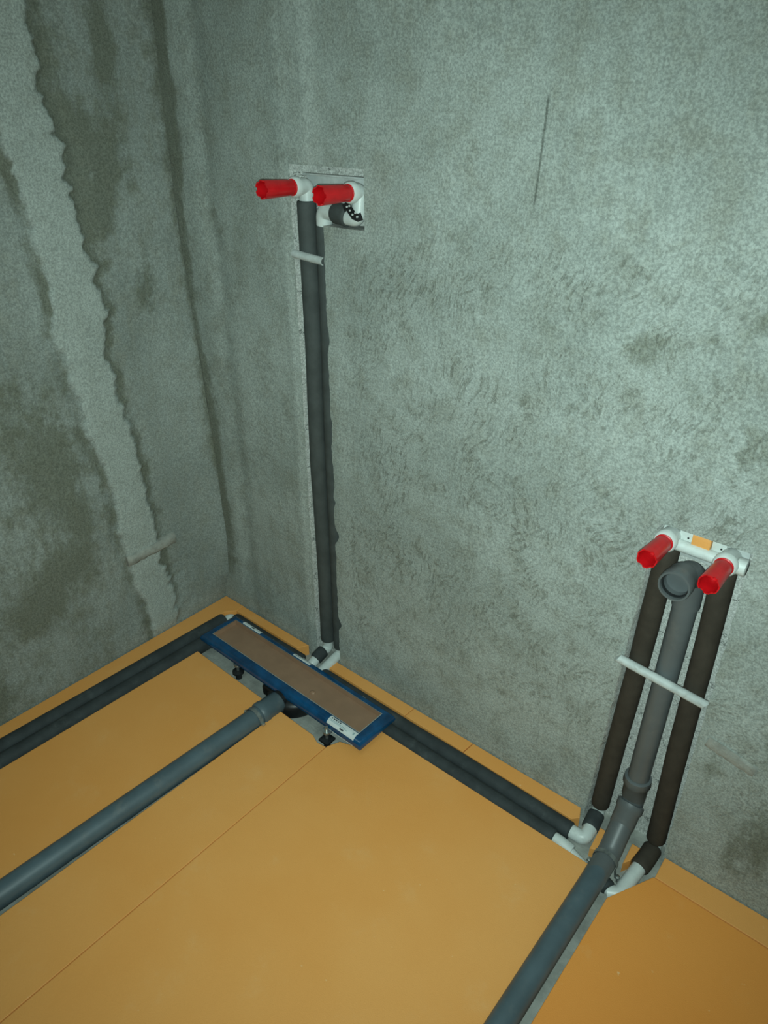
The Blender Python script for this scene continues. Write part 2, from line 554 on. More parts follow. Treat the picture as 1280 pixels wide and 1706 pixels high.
def back_back(U, V):
    d = 0.052 + 0.004 * fbm(U * 20, V * 20, 7, 3)
    d = np.where(U > 1.0, 0.050 + 0.003 * fbm(U * 20, V * 20, 7, 3), d)
    splay = 0.012 * np.exp(-((U - CR0) / 0.006) ** 2) + 0.006 * np.exp(-((U - CL0) / 0.006) ** 2)
    return np.stack([U + jag(U, V) + splay, d, V], -1)

def masks_back(U, V):
    fx = np.interp(V, FZ, FX)
    st = np.zeros_like(U)
    # dark damp line that follows the corner plaster
    st = st + np.clip(0.92 + 0.8 * fbm(V * 7, V * 0, 60, 3), 0.5, 1.1) * np.exp(-(np.maximum(U - fx - 0.008, 0) / (0.032 + 0.040 * fbm(V * 6, V * 0, 62, 3))) ** 2) * sstep(0.03, 0.16, V)
    st = st + 0.55 * sstep(0.075, 0.03, U + 0.03 * fbm(V * 5, U * 5, 63)) * sstep(1.05, 1.3, V)
    st = st + 0.40 * np.exp(-((U - 0.135 - 0.03 * fbm(V * 4, V * 0, 64)) / 0.035) ** 2) * sstep(1.0, 1.1, V) * (1 - sstep(1.2, 1.3, V))
    st = st + 0.35 * blob(U, V, 0.235, 1.13, 0.045, 0.10) + 0.25 * blob(U, V, 0.31, 1.05, 0.05, 0.13)
    st = st + 0.35 * blob(U, V, 0.58, 1.36, 0.05, 0.13) + 0.25 * blob(U, V, 0.52, 1.5, 0.02, 0.12)
    st = st + 0.74 * blob(U, V, 1.215, 1.050, 0.060, 0.034, 0.35) + 0.50 * blob(U, V, 1.30, 1.00, 0.045, 0.022, -0.9)
    st = st + 0.55 * blob(U, V, 1.405, 0.93, 0.035, 0.05) + 0.55 * blob(U, V, 1.38, 1.12, 0.03, 0.035) + 0.35 * blob(U, V, 1.33, 1.09, 0.05, 0.012, 0.3)
    st = st + 0.85 * blob(U, V, 1.60, 0.18, 0.045, 0.11) + 0.55 * blob(U, V, 1.555, 0.09, 0.022, 0.05) + 0.60 * blob(U, V, 1.57, 0.45, 0.035, 0.10)
    st = st + 0.55 * blob(U, V, 1.48, 0.29, 0.03, 0.045) + 0.35 * blob(U, V, 1.47, 0.19, 0.02, 0.03)
    st = st + 0.45 * blob(U, V, 0.565, 0.40, 0.012, 0.045) + 0.38 * blob(U, V, 0.575, 0.24, 0.015, 0.09) + 0.25 * blob(U, V, 0.66, 0.10, 0.05, 0.06)
    st = st + 0.30 * blob(U, V, 1.05, 1.07, 0.05, 0.03, 0.4) + 0.25 * blob(U, V, 0.98, 1.21, 0.06, 0.05) + 0.22 * blob(U, V, 0.85, 1.28, 0.07, 0.05)
    sm = 0.8 * np.exp(-((U - 0.470 - 0.02 * fbm(V * 8, V * 0, 4)) / 0.03) ** 2) * sstep(1.26, 1.30, V)
    sm = sm + 0.75 * np.exp(-((U - 0.398) / 0.016) ** 2) * (1 - sstep(1.25, 1.3, V))
    sm = sm + 0.5 * blob(U, V, 0.60, 1.15, 0.06, 0.03) + 0.5 * blob(U, V, 0.545, 0.6, 0.025, 0.5)
    sm = sm + 0.5 * blob(U, V, 1.25, 0.35, 0.03, 0.4) + 0.6 * blob(U, V, 1.49, 0.75, 0.04, 0.12) + 0.4 * blob(U, V, 1.5, 0.12, 0.05, 0.08)
    ch = sstep(0.50, 0.60, U) * (1 - sstep(1.15, 1.22, V + 0.06 * fbm(U * 6, V * 6, 70))) * sstep(0.05, 0.35, V + 0.15 * fbm(U * 5, V * 5, 71))
    ch = ch * (0.35 + 1.3 * np.clip(0.5 + 1.6 * fbm(U * 7, V * 7, 72, 3), 0, 1))
    ch = ch * (1 - 0.6 * sstep(1.42, 1.46, U)) + 0.12
    return np.stack([np.clip(st, 0, 1), np.clip(sm, 0, 1), np.clip(ch, 0, 1), np.zeros_like(U)], -1)

build_wall('wall_back', u_back, v_back, inside_back, front_back, back_back, masks_back, 'wall_back')

# left wall, with the lumpy plastered-over groove -------------------------------------
BZ = [0.051, 0.142, 0.255, 0.353, 0.467, 0.611, 0.748, 0.90, 1.034, 1.159, 1.285, 1.6]
BL = [-0.267, -0.291, -0.308, -0.308, -0.312, -0.325, -0.351, -0.369, -0.366, -0.369, -0.375, -0.42]
BZ2 = [0.057, 0.176, 0.342, 0.444, 0.61, 0.746, 0.844, 0.957, 1.081, 1.197, 1.302, 1.38, 1.464, 1.562]
BR = [-0.181, -0.197, -0.208, -0.215, -0.226, -0.237, -0.259, -0.240, -0.247, -0.268, -0.261, -0.286, -0.281, -0.275]
u_left = rng_lines(FY, -0.85, 0.06)[:-1] + rng_lines(-0.85, 0.0, 0.005)
v_left = rng_lines(SLAB, 1.70, 0.005) + [1.8, 2.0, 2.3, CZ]

def band(U, V):
    l = np.interp(V, BZ, BL) + 0.030 * fbm(V * 16, V * 0, 101, 4) + 0.010 * fbm(U * 60, V * 60, 105, 2)
    r = np.interp(V, BZ2, BR) + 0.026 * fbm(V * 20, V * 0, 102, 3) + 0.020 * fbm(V * 48, V * 0, 107, 3) + 0.016 * fbm(U * 60, V * 60, 106, 2)
    return l, r

def front_left(U, V):
    l, r = band(U, V)
    inb = sstep(l - 0.003, l + 0.005, U) * (1 - sstep(r - 0.005, r + 0.003, U))
    h = 0.008 * fbm(U * 2.5, V * 2.5, 111, 3) + 0.003 * fbm(U * 22, V * 6, 112, 4)
    h = h + 0.0065 * inb
    # hollow beside the band
    h = h - 0.005 * np.exp(-((U - r - 0.022) / 0.018) ** 2)
    h = h - 0.003 * np.exp(-((U - l + 0.012) / 0.012) ** 2)
    # fillet into the corner
    fx = np.interp(V, FZ, FX)
    h = h + fx * np.exp(-((-U) / 0.045) ** 1.5)
    h = h * sstep(-0.02, 0.03, V)
    return np.stack([h, U, V], -1)

def masks_left(U, V):
    l, r = band(U, V)
    inb = sstep(l - 0.003, l + 0.005, U) * (1 - sstep(r - 0.005, r + 0.003, U))
    w1 = np.interp(V, [0.0, 0.3, 0.7, 1.0, 1.2, 1.35, 1.6], [0.016, 0.028, 0.022, 0.026, 0.045, 0.060, 0.055])
    k1 = np.clip(0.75 + 1.2 * fbm(V * 9, V * 0, 122, 3), 0.5, 1.1)
    st = k1 * sstep(r - 0.004, r + 0.006, U) * np.exp(-(np.maximum(U - r - 0.006, 0) / w1) ** 2) * sstep(0.05, 0.12, V)
    st = st * np.where(V > 1.15, 1.15, 0.9)
    k2 = np.clip(0.58 + 1.4 * fbm(V * 8, V * 0, 123, 3), 0.30, 0.95)
    st = st + k2 * (1 - sstep(l - 0.006, l + 0.004, U)) * np.exp(-(np.maximum(l - 0.004 - U, 0) / (0.030 + 0.03 * fbm(V * 9, V * 0, 121))) ** 2) * (1 - sstep(1.25, 1.4, V))
    st = st + 0.75 * blob(U, V, -0.175, 1.28, 0.075, 0.10) + 0.85 * blob(U, V, -0.130, 1.50, 0.035, 0.11) + 0.6 * blob(U, V, -0.19, 1.17, 0.03, 0.05)
    st = st + 0.45 * blob(U, V, -0.10, 1.02, 0.03, 0.10) + 0.40 * blob(U, V, -0.13, 0.98, 0.03, 0.05)
    st = st + 0.30 * sstep(-0.34, -0.42, U) * (1 - sstep(0.75, 0.95, V)) + 0.60 * blob(U, V, -0.45, 0.62, 0.07, 0.12) + 0.55 * blob(U, V, -0.48, 0.34, 0.10, 0.06, 0.4) + 0.45 * blob(U, V, -0.40, 0.47, 0.05, 0.05)
    st = st + 0.45 * blob(U, V, -0.58, 0.25, 0.08, 0.05) + 0.6 * blob(U, V, -0.74, 0.06, 0.05, 0.05) + 0.35 * blob(U, V, -0.55, 0.82, 0.1, 0.08)
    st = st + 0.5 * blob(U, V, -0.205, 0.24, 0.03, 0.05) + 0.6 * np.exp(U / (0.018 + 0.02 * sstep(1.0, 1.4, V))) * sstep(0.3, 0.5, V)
    st = st * 1.25 * (1 - inb)
    sm = inb * 0.9 + 0.35 * blob(U, V, -0.10, 0.65, 0.07, 0.35) + 0.3 * blob(U, V, -0.4, 1.0, 0.08, 0.15)
    ch = 0.15 + 0 * U
    return np.stack([np.clip(st, 0, 1), np.clip(sm, 0, 1), ch, np.zeros_like(U)], -1)

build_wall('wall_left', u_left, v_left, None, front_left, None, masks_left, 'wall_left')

tag(box('wall_right', (RX, FY, SLAB), (RX + 0.1, 0, CZ), 'plain'), kind='structure')
tag(box('wall_front', (0, FY - 0.1, SLAB), (RX, FY, CZ), 'plain'), kind='structure')
tag(box('ceiling', (0, FY, CZ), (RX, 0, CZ + 0.1), 'plain'), kind='structure')

# floor slab with the orange insulation boards laid on it ------------------------------
floor = tag(box('floor', (0, FY, SLAB - 0.12), (RX, 0.06, SLAB), 'slab'), kind='structure')
def board(poly, label=None, z0=SLAB + 0.0005, z1=0.0, mat='board'):
    o = prism('insulation_board', poly, z0, z1, mat, floor, 0.0012)
    if label: o['label'] = label
    return o
board([(0.156, -0.232), (0.450, -0.240), (0.432, FY + 0.004), (0.115, FY + 0.004)])
board([(0.516, -0.240), (0.640, -0.243), (0.664, -0.253), (0.6905, -0.250), (0.6870, FY + 0.004), (0.478, FY + 0.004)])
board([(0.6925, -0.246), (0.706, -0.215), (0.735, -0.205), (0.735, -0.122), (1.335, -0.122), (1.337, FY + 0.004), (0.6895, FY + 0.004)])
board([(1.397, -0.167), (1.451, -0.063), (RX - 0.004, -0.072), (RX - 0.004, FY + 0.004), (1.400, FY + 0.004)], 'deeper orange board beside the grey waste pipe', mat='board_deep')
# narrow strips along the walls
board([(0.006, -0.004), (0.006, FY + 0.004), (0.028, FY + 0.004), (0.056, -0.50), (0.069, -0.062), (0.092, -0.034), (0.092, -0.004)])
board([(0.0935, -0.005), (0.0935, -0.034), (0.366, -0.035), (0.384, -0.005)])
board([(0.487, -0.005), (0.492, -0.037), (0.7745, -0.041), (0.777, -0.005)])
board([(0.779, -0.005), (0.7765, -0.041), (0.960, -0.043), (0.963, -0.005)])
board([(0.9655, -0.005), (0.9625, -0.0435), (1.255, -0.045), (1.268, -0.030), (1.258, -0.005)])
board([(1.452, -0.004), (1.4535, -0.061), (RX - 0.004, -0.068), (RX - 0.004, -0.004)], 'pale orange strip of board along the wall')
# offcuts left between the basin pipes
board([(1.313, -0.018), (1.334, -0.018), (1.330, -0.075), (1.318, -0.080)], 'small offcut of orange board', SLAB + 0.0005, -0.008)
board([(1.384, -0.012), (1.402, -0.012), (1.398, -0.052), (1.388, -0.070)], 'small offcut of orange board', SLAB + 0.0005, -0.006)

# ------------------------------------------------------------------ water pipes on the floor
FR = 0.0197
ZF = SLAB + FR + 0.0015
ZL = SLAB + 0.0225 + 0.0012
RW = 0.0105     # bare white pipe
RF = 0.0145     # white fitting
YA0, YA1 = -0.058, -0.081     # wall-side pipe, at corner / at basin end
# wall-side pipe
ta = thing('insulated_water_pipe', (0.09, -0.06, SLAB), 'dark foam-covered water pipe in floor groove, the one nearest the walls', 'pipe', 'insulated water pipes in the floor groove')
sleeve('foam_sleeve', (0.108, -0.053, ZF), (0.405, -0.055, ZF), FR, 'foam_slate', ta, 1)
sleeve('foam_sleeve', (0.475, -0.057, ZF), (1.266, -0.0635, ZF), FR, 'foam_slate', ta, 2, 26)
sleeve('foam_sleeve', (0.087, -0.080, ZL), (0.030, -1.99, ZL), 0.0225, 'foam_slate', ta, 3, 40)
tube('elbow', arc_path([(0.0905, -0.095, ZF), (0.091, -0.058, ZF), (0.122, -0.057, ZF)], 0.012), RF, 'ppr', ta)
tube('bare_pipe', [(0.400, -0.055, ZF), (0.480, -0.057, ZF)], RW, 'ppr', ta)
tube('elbow', arc_path([(1.256, -0.063, ZF), (1.297, -0.064, ZF + 0.002), (1.297, -0.034, ZF + 0.006)], 0.012), RF + 0.001, 'ppr', ta)
# room-side pipe
tb = thing('insulated_water_pipe', (0.13, -0.10, SLAB), 'dark foam-covered water pipe in floor groove, the one farther from the walls', 'pipe', 'insulated water pipes in the floor groove')
sleeve('foam_sleeve', (0.150, -0.093, ZF), (1.246, -0.1035, ZF), FR, 'foam_slate', tb, 4, 30)
sleeve('foam_sleeve', (0.132, -0.125, ZL), (0.075, -1.99, ZL), 0.0225, 'foam_slate', tb, 5, 40)
tube('elbow', arc_path([(0.1305, -0.135, ZF), (0.131, -0.099, ZF), (0.162, -0.098, ZF)], 0.012), RF, 'ppr', tb)
tube('bare_pipe', arc_path([(1.235, -0.1035, ZF), (1.275, -0.1045, ZF - 0.002), (1.315, -0.112, -0.025), (1.375, -0.130, -0.025), (1.398, -0.137, -0.020)], 0.03),
     RW, 'ppr', tb)
tube('fitting', [(1.240, -0.1035, ZF), (1.262, -0.1040, ZF), (1.290, -0.106, ZF - 0.003)], RF, 'ppr', tb)
sleeve('foam_offcut', (1.368, -0.129, -0.019), (1.389, -0.1345, -0.018), 0.0165, 'foam_slate', tb, 6, 4)

# ------------------------------------------------------------------ risers
def riser(loc, label, group):
    return thing('insulated_riser', loc, label, 'pipe', group)

# shower chase, left pipe
G1 = 'foam-covered risers in the tall narrow chase'
r1 = riser((0.443, 0.018, -0.02), 'grey foam-covered riser in tall narrow chase, the left one, up to the left red plug', G1)
sleeve('foam_sleeve', (0.443, 0.018, 0.040), (0.441, 0.018, 1.212), 0.0208, 'foam_riser', r1, 11, 40, 0.0016)
tube('floor_elbow', arc_path([(0.443, 0.018, 0.075), (0.443, 0.018, 0.010), (0.443, -0.030, 0.004)], 0.014), RF, 'ppr', r1)
sleeve('foam_stub', (0.443, -0.002, 0.010), (0.443, -0.036, 0.000), 0.0185, 'foam_slate', r1, 12, 5)
tube('bare_pipe', arc_path([(0.443, -0.030, 0.002), (0.443, -0.052, -0.006), (0.443, -0.060, -0.028)], 0.01), RF, 'ppr', r1)
# shower chase, right pipe
r2 = riser((0.484, 0.024, -0.02), 'grey foam-covered riser in tall narrow chase, the right one, half hidden by ragged plaster edge', G1)
sleeve('foam_sleeve', (0.484, 0.026, 0.028), (0.484, 0.026, 1.168), 0.0195, 'foam_riser', r2, 13, 40, 0.001)
tube('floor_elbow', arc_path([(0.484, 0.026, 0.060), (0.484, 0.024, 0.006), (0.486, -0.062, -0.008), (0.486, -0.100, -0.024)], 0.012), RF, 'ppr', r2)
tube('top_elbow', arc_path([(0.484, 0.026, 1.150), (0.487, 0.022, 1.196), (0.545, 0.014, 1.195)], 0.018), 0.0172, 'ppr', r2)
sleeve('foam_stub', (0.529, 0.014, 1.195), (0.570, 0.008, 1.192), 0.0205, 'foam_riser', r2, 14, 5)
tube('side_elbow', arc_path([(0.560, 0.008, 1.192), (0.596, 0.008, 1.190), (0.597, 0.014, 1.235)], 0.014), 0.0155, 'ppr', r2)

def wall_elbow(parent, x, z, y0=0.030, yo=-0.006, down=0.035, r=0.0165):
    """elbow with a threaded outlet that faces the room"""
    tube('outlet_elbow', arc_path([(x, y0 - 0.010, z - down), (x, y0 - 0.010, z), (x, yo, z)], 0.012), r, 'ppr', parent)
    bm = bmesh.new()
    bm_tube(bm, [(x, yo + 0.012, z), (x, yo + 0.010, z), (x, yo, z), (x, yo - 0.003, z)], [r, r + 0.0035, r + 0.0035, r + 0.001], 28)
    finish(bm, 'outlet_collar', 'ppr', parent, True, 40)

wall_elbow(r1, 0.441, 1.240, 0.030, -0.018)
wall_elbow(r2, 0.595, 1.240, 0.024, -0.017)

# basin chase
G2 = 'foam-covered risers in the short wide chase'
r3 = riser((1.298, 0.018, -0.02), 'brown-black foam riser in short wide chase, left of the grey waste pipe', G2)
sleeve('foam_sleeve', (1.2915, 0.016, 0.020), (1.313, 0.016, 0.715), 0.0200, 'foam_brown', r3, 21, 24)
tube('floor_elbow', arc_path([(1.291, 0.019, 0.05), (1.291, 0.019, -0.004), (1.294, -0.040, -0.014)], 0.014), RF, 'ppr', r3)
sleeve('foam_stub', (1.291, 0.008, -0.004), (1.2945, -0.034, -0.013), 0.0185, 'foam_slate', r3, 22, 5)
r4 = riser((1.42, 0.018, -0.02), 'brown-black foam riser in short wide chase, right of the grey waste pipe', G2)
sleeve('foam_sleeve', (1.4215, 0.016, 0.012), (1.4105, 0.016, 0.705), 0.0200, 'foam_brown', r4, 23, 24)
tube('floor_elbow', arc_path([(1.423, 0.019, 0.045), (1.423, 0.019, -0.008), (1.416, -0.060, -0.016)], 0.014), RF, 'ppr', r4)
sleeve('foam_stub', (1.4225, 0.006, -0.006), (1.4175, -0.052, -0.014), 0.0200, 'foam_brown', r4, 24, 5)
tube('corner_elbow', arc_path([(1.418, -0.045, -0.014), (1.409, -0.128, -0.022), (1.388, -0.137, -0.026)], 0.012), RF + 0.001, 'ppr', r4)
wall_elbow(r3, 1.312, 0.737, 0.034, -0.016, 0.03, 0.0165)
wall_elbow(r4, 1.4135, 0.733, 0.034, -0.018, 0.03, 0.0165)

# ------------------------------------------------------------------ red pressure-test plugs
GP = 'red plastic plugs closing the water outlets'
def red_plug(x, z, y0, L, label, tilt=(0.0, 0.0), rb=0.0150, rt_=0.0175):
    t = thing('red_plug', (x, y0, z), label, 'plug', GP)
    bm = bmesh.new()
    segs = 48
    prof = [(0.0, rb), (L * 0.12, rb), (L * 0.16, rb + 0.0006), (L * 0.95, rt_), (L, rt_ - 0.0003)]
    rings = []
    def ring(s, r, scallop, inner=False):
        out = []
        for k in range(segs):
            a = 2 * math.pi * k / segs
            rr = r * (1 - scallop * (0.5 + 0.5 * math.cos(6 * a)) * 0.35)
            ss = s
            out.append(bm.verts.new((rr * math.cos(a) + tilt[0] * s, -ss, rr * math.sin(a) + tilt[1] * s)))
        return out
    for s, r in prof:
        rings.append(ring(s, r, 0.02 + 0.07 * s / L))
    # castellated crown: the rim dips at six notches
    def crown(ringv):
        for k, v in enumerate(ringv):
            if (k % 8) in (0, 1, 7):
                v.co.y += 0.0035
    crown(rings[-1])
    rings.append(ring(L, rt_ - 0.0022, 0.09)); crown(rings[-1])
    rings.append(ring(L * 0.80, rt_ - 0.0032, 0.09))
    rings.append(ring(L * 0.45, rb - 0.003, 0.03))
    for i in range(len(rings) - 1):
        for k in range(segs):
            k2 = (k + 1) % segs
            bm.faces.new((rings[i][k], rings[i][k2], rings[i + 1][k2], rings[i + 1][k]))
    bm.faces.new(rings[0]); bm.faces.new(rings[-1][::-1])
    for v in bm.verts:
        v.co += Vector((x, y0, z))
    finish(bm, 'plug_body', 'red', t, True, 30)
    bm = bmesh.new()
    bm_tube(bm, [(x, y0 + 0.004, z), (x, y0 + 0.001, z), (x, y0 - 0.003, z), (x, y0 - 0.004, z)], [rb - 0.002, rb + 0.0012, rb + 0.0012, rb], 32)
    finish(bm, 'thread_ring', 'red', t, True, 40)
    return t
red_plug(0.441, 1.240, -0.020, 0.083, 'red plug at the top of the tall chase, the left one of the pair', (-0.01, 0.02), 0.0152, 0.0180)
red_plug(0.595, 1.240, -0.019, 0.081, 'red plug at the top of the tall chase, the right one, above the foam stub', (0.0, 0.02), 0.0152, 0.0180)
red_plug(1.312, 0.737, -0.018, 0.070, 'red plug at the top of the short wide chase, above the left foam riser', (-0.03, 0.0))
red_plug(1.4135, 0.733, -0.020, 0.070, 'red plug at the top of the short wide chase, beside the grey pipe socket', (-0.02, 0.0))

# ------------------------------------------------------------------ basin outlet mounting rail, orange packing
mr = thing('mounting_rail', (1.36, 0.03, 0.74), 'white plastic mounting rail joining the two outlets above the grey socket', 'rail')
tube('rail_tube', [(1.305, 0.010, 0.7265), (1.36, 0.010, 0.7255), (1.442, 0.010, 0.7245)], 0.0108, 'ppr', mr)
bm = bmesh.new()
bm_tube(bm, [(1.428, 0.006, 0.7285), (1.4285, 0.006, 0.7285), (1.4425, 0.006, 0.728), (1.4435, 0.006, 0.728)], [0.012, 0.0150, 0.0150, 0.013], 28)
finish(bm, 'end_socket', 'ppr', mr, True, 40)
for x0, x1 in ((1.325, 1.348), (1.380, 1.404)):
    pl = box('plate', (x0, 0.016, 0.722), (x1, 0.022, 0.753), 'ppr', mr, 0.001)
    tube('screw_hole', [((x0 + x1) / 2 + 0.004, 0.0165, 0.741), ((x0 + x1) / 2 + 0.004, 0.0155, 0.741)], 0.0018, 'rubber', pl, 10)
box('back_plate', (1.290, 0.0225, 0.700), (1.440, 0.026, 0.756), 'ppr_dull', mr, 0.001)
pk = box('packing_piece', (1.3485, 0.008, 0.7335), (1.3795, 0.022, 0.7555), 'board', None, 0.0012)
tag(pk, 'small orange foam packing piece between the two white plates', 'packing')

# shower outlet mounting plate and perforated band
mp = thing('mounting_plate', (0.52, 0.045, 0.0), 'pale plastic plate behind the two shower outlets at top of tall chase', 'plate')
box('plate', (0.425, 0.038, 1.205), (0.612, 0.044, 1.262), 'ppr_dull', mp, 0.001)
box('plate_lip', (0.425, 0.026, 1.2595), (0.612, 0.038, 1.2635), 'ppr_dull', mp, 0.001)
pb = thing('perforated_band', (0.602, 0.0, 1.20), 'black perforated fixing band twisted beside the lower elbow of tall chase', 'band')
def perforated(bm, pts, w, normal_hint, step):
    pts = [Vector(p) for p in pts]
    L, R = [], []
    for i, p in enumerate(pts):
        t = (pts[min(i + 1, len(pts) - 1)] - pts[max(i - 1, 0)]).normalized()
        s = t.cross(Vector(normal_hint)).normalized() * w * 0.5
        nn = s.cross(t).normalized() * 0.0006
        L.append((bm.verts.new(p + s + nn), bm.verts.new(p + s - nn)))
        R.append((bm.verts.new(p - s + nn), bm.verts.new(p - s - nn)))
    for i in range(len(pts) - 1):
        for k in (0, 1):
            bm.faces.new((L[i][k], L[i + 1][k], R[i + 1][k], R[i][k]))
        bm.faces.new((L[i][0], L[i][1], L[i + 1][1], L[i + 1][0]))
        bm.faces.new((R[i][0], R[i][1], R[i + 1][1], R[i + 1][0]))
bm = bmesh.new()
band_pts = [(0.573, -0.0095, 1.209), (0.581, -0.0105, 1.214), (0.588, -0.011, 1.211), (0.594, -0.011, 1.205), (0.600, -0.010, 1.198), (0.608, -0.007, 1.195), (0.614, -0.002, 1.198)]
perforated(bm, band_pts, 0.015, (0, -1, 0.1), 0.01)
finish(bm, 'band', 'black', pb)
for k, p in enumerate([(0.584, -0.0135, 1.2135), (0.592, -0.0135, 1.2075), (0.598, -0.0130, 1.2005), (0.5905, -0.0135, 1.2155), (0.607, -0.0100, 1.1965), (0.604, -0.0115, 1.204)]):
    tube('hole', [(p[0], p[1] + 0.004, p[2]), (p[0], p[1] + 0.0005, p[2])], 0.0019, 'ppr', pb, 12)

# ------------------------------------------------------------------ spacer bars across the chases
def half_pipe(name, a, b, r, thick, mat, parent, out=Vector((0, -1, 0))):
    """half-round offcut of plastic pipe, convex side to the room"""
    a = Vector(a); b = Vector(b); d = (b - a).normalized()
    side = d.cross(out).normalized()
    bm = bmesh.new()
    n = 12
    ends = []
    for p in (a, b):
        oo = [bm.verts.new(p + side * math.cos(t) * r + out * math.sin(t) * r) for t in [math.pi * k / n for k in range(n + 1)]]
        ii = [bm.verts.new(p + side * math.cos(t) * (r - thick) + out * math.sin(t) * (r - thick)) for t in [math.pi * k / n for k in range(n + 1)]]
        ends.append((oo, ii))
    (o0, i0), (o1, i1) = ends
    for k in range(n):
        bm.faces.new((o0[k], o0[k + 1], o1[k + 1], o1[k]))
        bm.faces.new((i0[k], i1[k], i1[k + 1], i0[k + 1]))
        bm.faces.new((o0[k], i0[k], i0[k + 1], o0[k + 1]))
        bm.faces.new((o1[k], o1[k + 1], i1[k + 1], i1[k]))
    for k in (0, n):
        bm.faces.new((o0[k], o1[k], i1[k], i0[k]))
    return finish(bm, name, mat, parent, True, 40)

GB = 'bars wedged across pipe chases'
bar = tube('spacer_bar', [(1.2735, -0.0125, 0.4565), (1.274, -0.0125, 0.456), (1.4435, -0.0125, 0.4395), (1.444, -0.0125, 0.439)], [0.0080, 0.0092, 0.0092, 0.0080], 'ppr_dull')
tag(bar, 'white plastic bar wedged across the two brown-black risers and grey waste pipe', 'bar', GB)
bar = half_pipe('spacer_bar', (0.417, -0.004, 1.106), (0.5055, -0.004, 1.100), 0.0085, 0.002, 'ppr_dull', None)
tag(bar, 'white half-round bar across the tall narrow chase, below the outlets', 'bar', GB)

def lumpy_bar(a, b, w, h, out, label, seed):
    """bar buried in the plaster: ragged low ridge with a squarish section"""
    a = Vector(a); b = Vector(b); d = (b - a); L = d.length; d.normalize(); out = Vector(out)
    side = d.cross(out).normalized()
    rg = random.Random(seed)
    bm = bmesh.new()
    n = 16
    rows = []
    for i in range(n + 1):
        s = i / n
        e = 0.55 if i in (0, n) else 1.0
        c = a + d * L * s
        prof = [(-1.0, -0.9), (-0.92, 0.55), (-0.55, 1.0), (0.0, 1.08), (0.55, 1.0), (0.92, 0.55), (1.0, -0.9)]
        rows.append([bm.verts.new(c + side * (w * 0.5 * q + rg.uniform(-1, 1) * w * 0.05) + out * (h * (p if p < 0 else p * e) + rg.uniform(-1, 1) * h * 0.10)) for q, p in prof])
    for i in range(n):
        for k in range(6):
            bm.faces.new((rows[i][k], rows[i + 1][k], rows[i + 1][k + 1], rows[i][k + 1]))
        bm.faces.new((rows[i][6], rows[i + 1][6], rows[i + 1][0], rows[i][0]))
    bm.faces.new(rows[0]); bm.faces.new(rows[-1][::-1])
    o = finish(bm, 'spacer_bar', 'mortar', None, True, 50)
    tag(o, label, 'bar', GB)
    return o
lumpy_bar((0.004, -0.311, 0.287), (0.004, -0.152, 0.292), 0.034, 0.010, (1, 0, 0), 'plaster-caked bar stuck across the filled groove on the left wall', 5)
lumpy_bar((1.463, -0.001, 0.352), (1.553, -0.001, 0.334), 0.026, 0.0045, (0, -1, 0), 'plaster-caked bar low on the wall, right of the short wide chase', 6)

# ------------------------------------------------------------------ basin waste pipe
wp = thing('waste_pipe', (1.36, 0.0, -0.03), 'grey plastic waste pipe from the short wide chase down onto the floor', 'pipe')
GX = 1.357
tube('riser_pipe', [(GX - 0.001, 0.016, 0.135), (GX + 0.003, 0.016, 0.40), (GX + 0.006, 0.016, 0.625)], 0.0220, 'pvc', wp, 36)
# top elbow: swept body and an open ring-seal socket that faces the room
bm = bmesh.new()
path = arc_path([(GX + 0.006, 0.016, 0.610), (GX + 0.005, 0.014, 0.680), (GX - 0.001, -0.026, 0.686)], 0.028, 9)
bm_tube(bm, path, [0.0245] * len(path), 36, True)
finish(bm, 'top_elbow', 'pvc', wp, True, 50)
te = wp.children[-1]
def hollow(name, pts, ro, ri, mat, parent, depth_pts, segs=40):
    """open socket: outer skin pts/ro, then inner skin depth_pts/ri back inwards, closed at its bottom"""
    bm = bmesh.new()
    allp = [Vector(p) for p in pts] + [Vector(p) for p in depth_pts]
    rr = list(ro) + list(ri)
    ax = (Vector(pts[-1]) - Vector(pts[0])).normalized()
    ref = Vector((0, 0, 1)) if abs(ax.z) < 0.9 else Vector((1, 0, 0))
    u = ax.cross(ref).normalized(); v = ax.cross(u)
    rings = [[bm.verts.new(p + (u * math.cos(2 * math.pi * k / segs) + v * math.sin(2 * math.pi * k / segs)) * r) for k in range(segs)] for p, r in zip(allp, rr)]
    for i in range(len(rings) - 1):
        for k in range(segs):
            bm.faces.new((rings[i][k], rings[i][(k + 1) % segs], rings[i + 1][(k + 1) % segs], rings[i + 1][k]))
    bm.faces.new(rings[0]); bm.faces.new(rings[-1])
    return finish(bm, name, mat, parent, True, 40)
sxx = GX - 0.002
def A(y): return (sxx, y, 0.686 + (-(y + 0.02)) * 0.02)
hollow('socket', [A(-0.012), A(-0.020), A(-0.034), A(-0.040), A(-0.056), A(-0.060)], [0.0245, 0.0262, 0.0262, 0.0282, 0.0282, 0.0270],
       [0.0238, 0.0232, 0.0222, 0.0215], 'pvc', wp, [A(-0.060), A(-0.054), A(-0.044), A(-0.036)])
bm = bmesh.new()
rr_ = [bm_tube(bm, [A(-0.048), A(-0.054)], q, 40, False) for q in (0.0232, 0.0213)]
for k in range(40):
    for e in (0, 1):
        bm.faces.new((rr_[0][e][k], rr_[0][e][(k + 1) % 40], rr_[1][e][(k + 1) % 40], rr_[1][e][k]))
finish(bm, 'seal_ring', 'rubber', wp, True, 40)
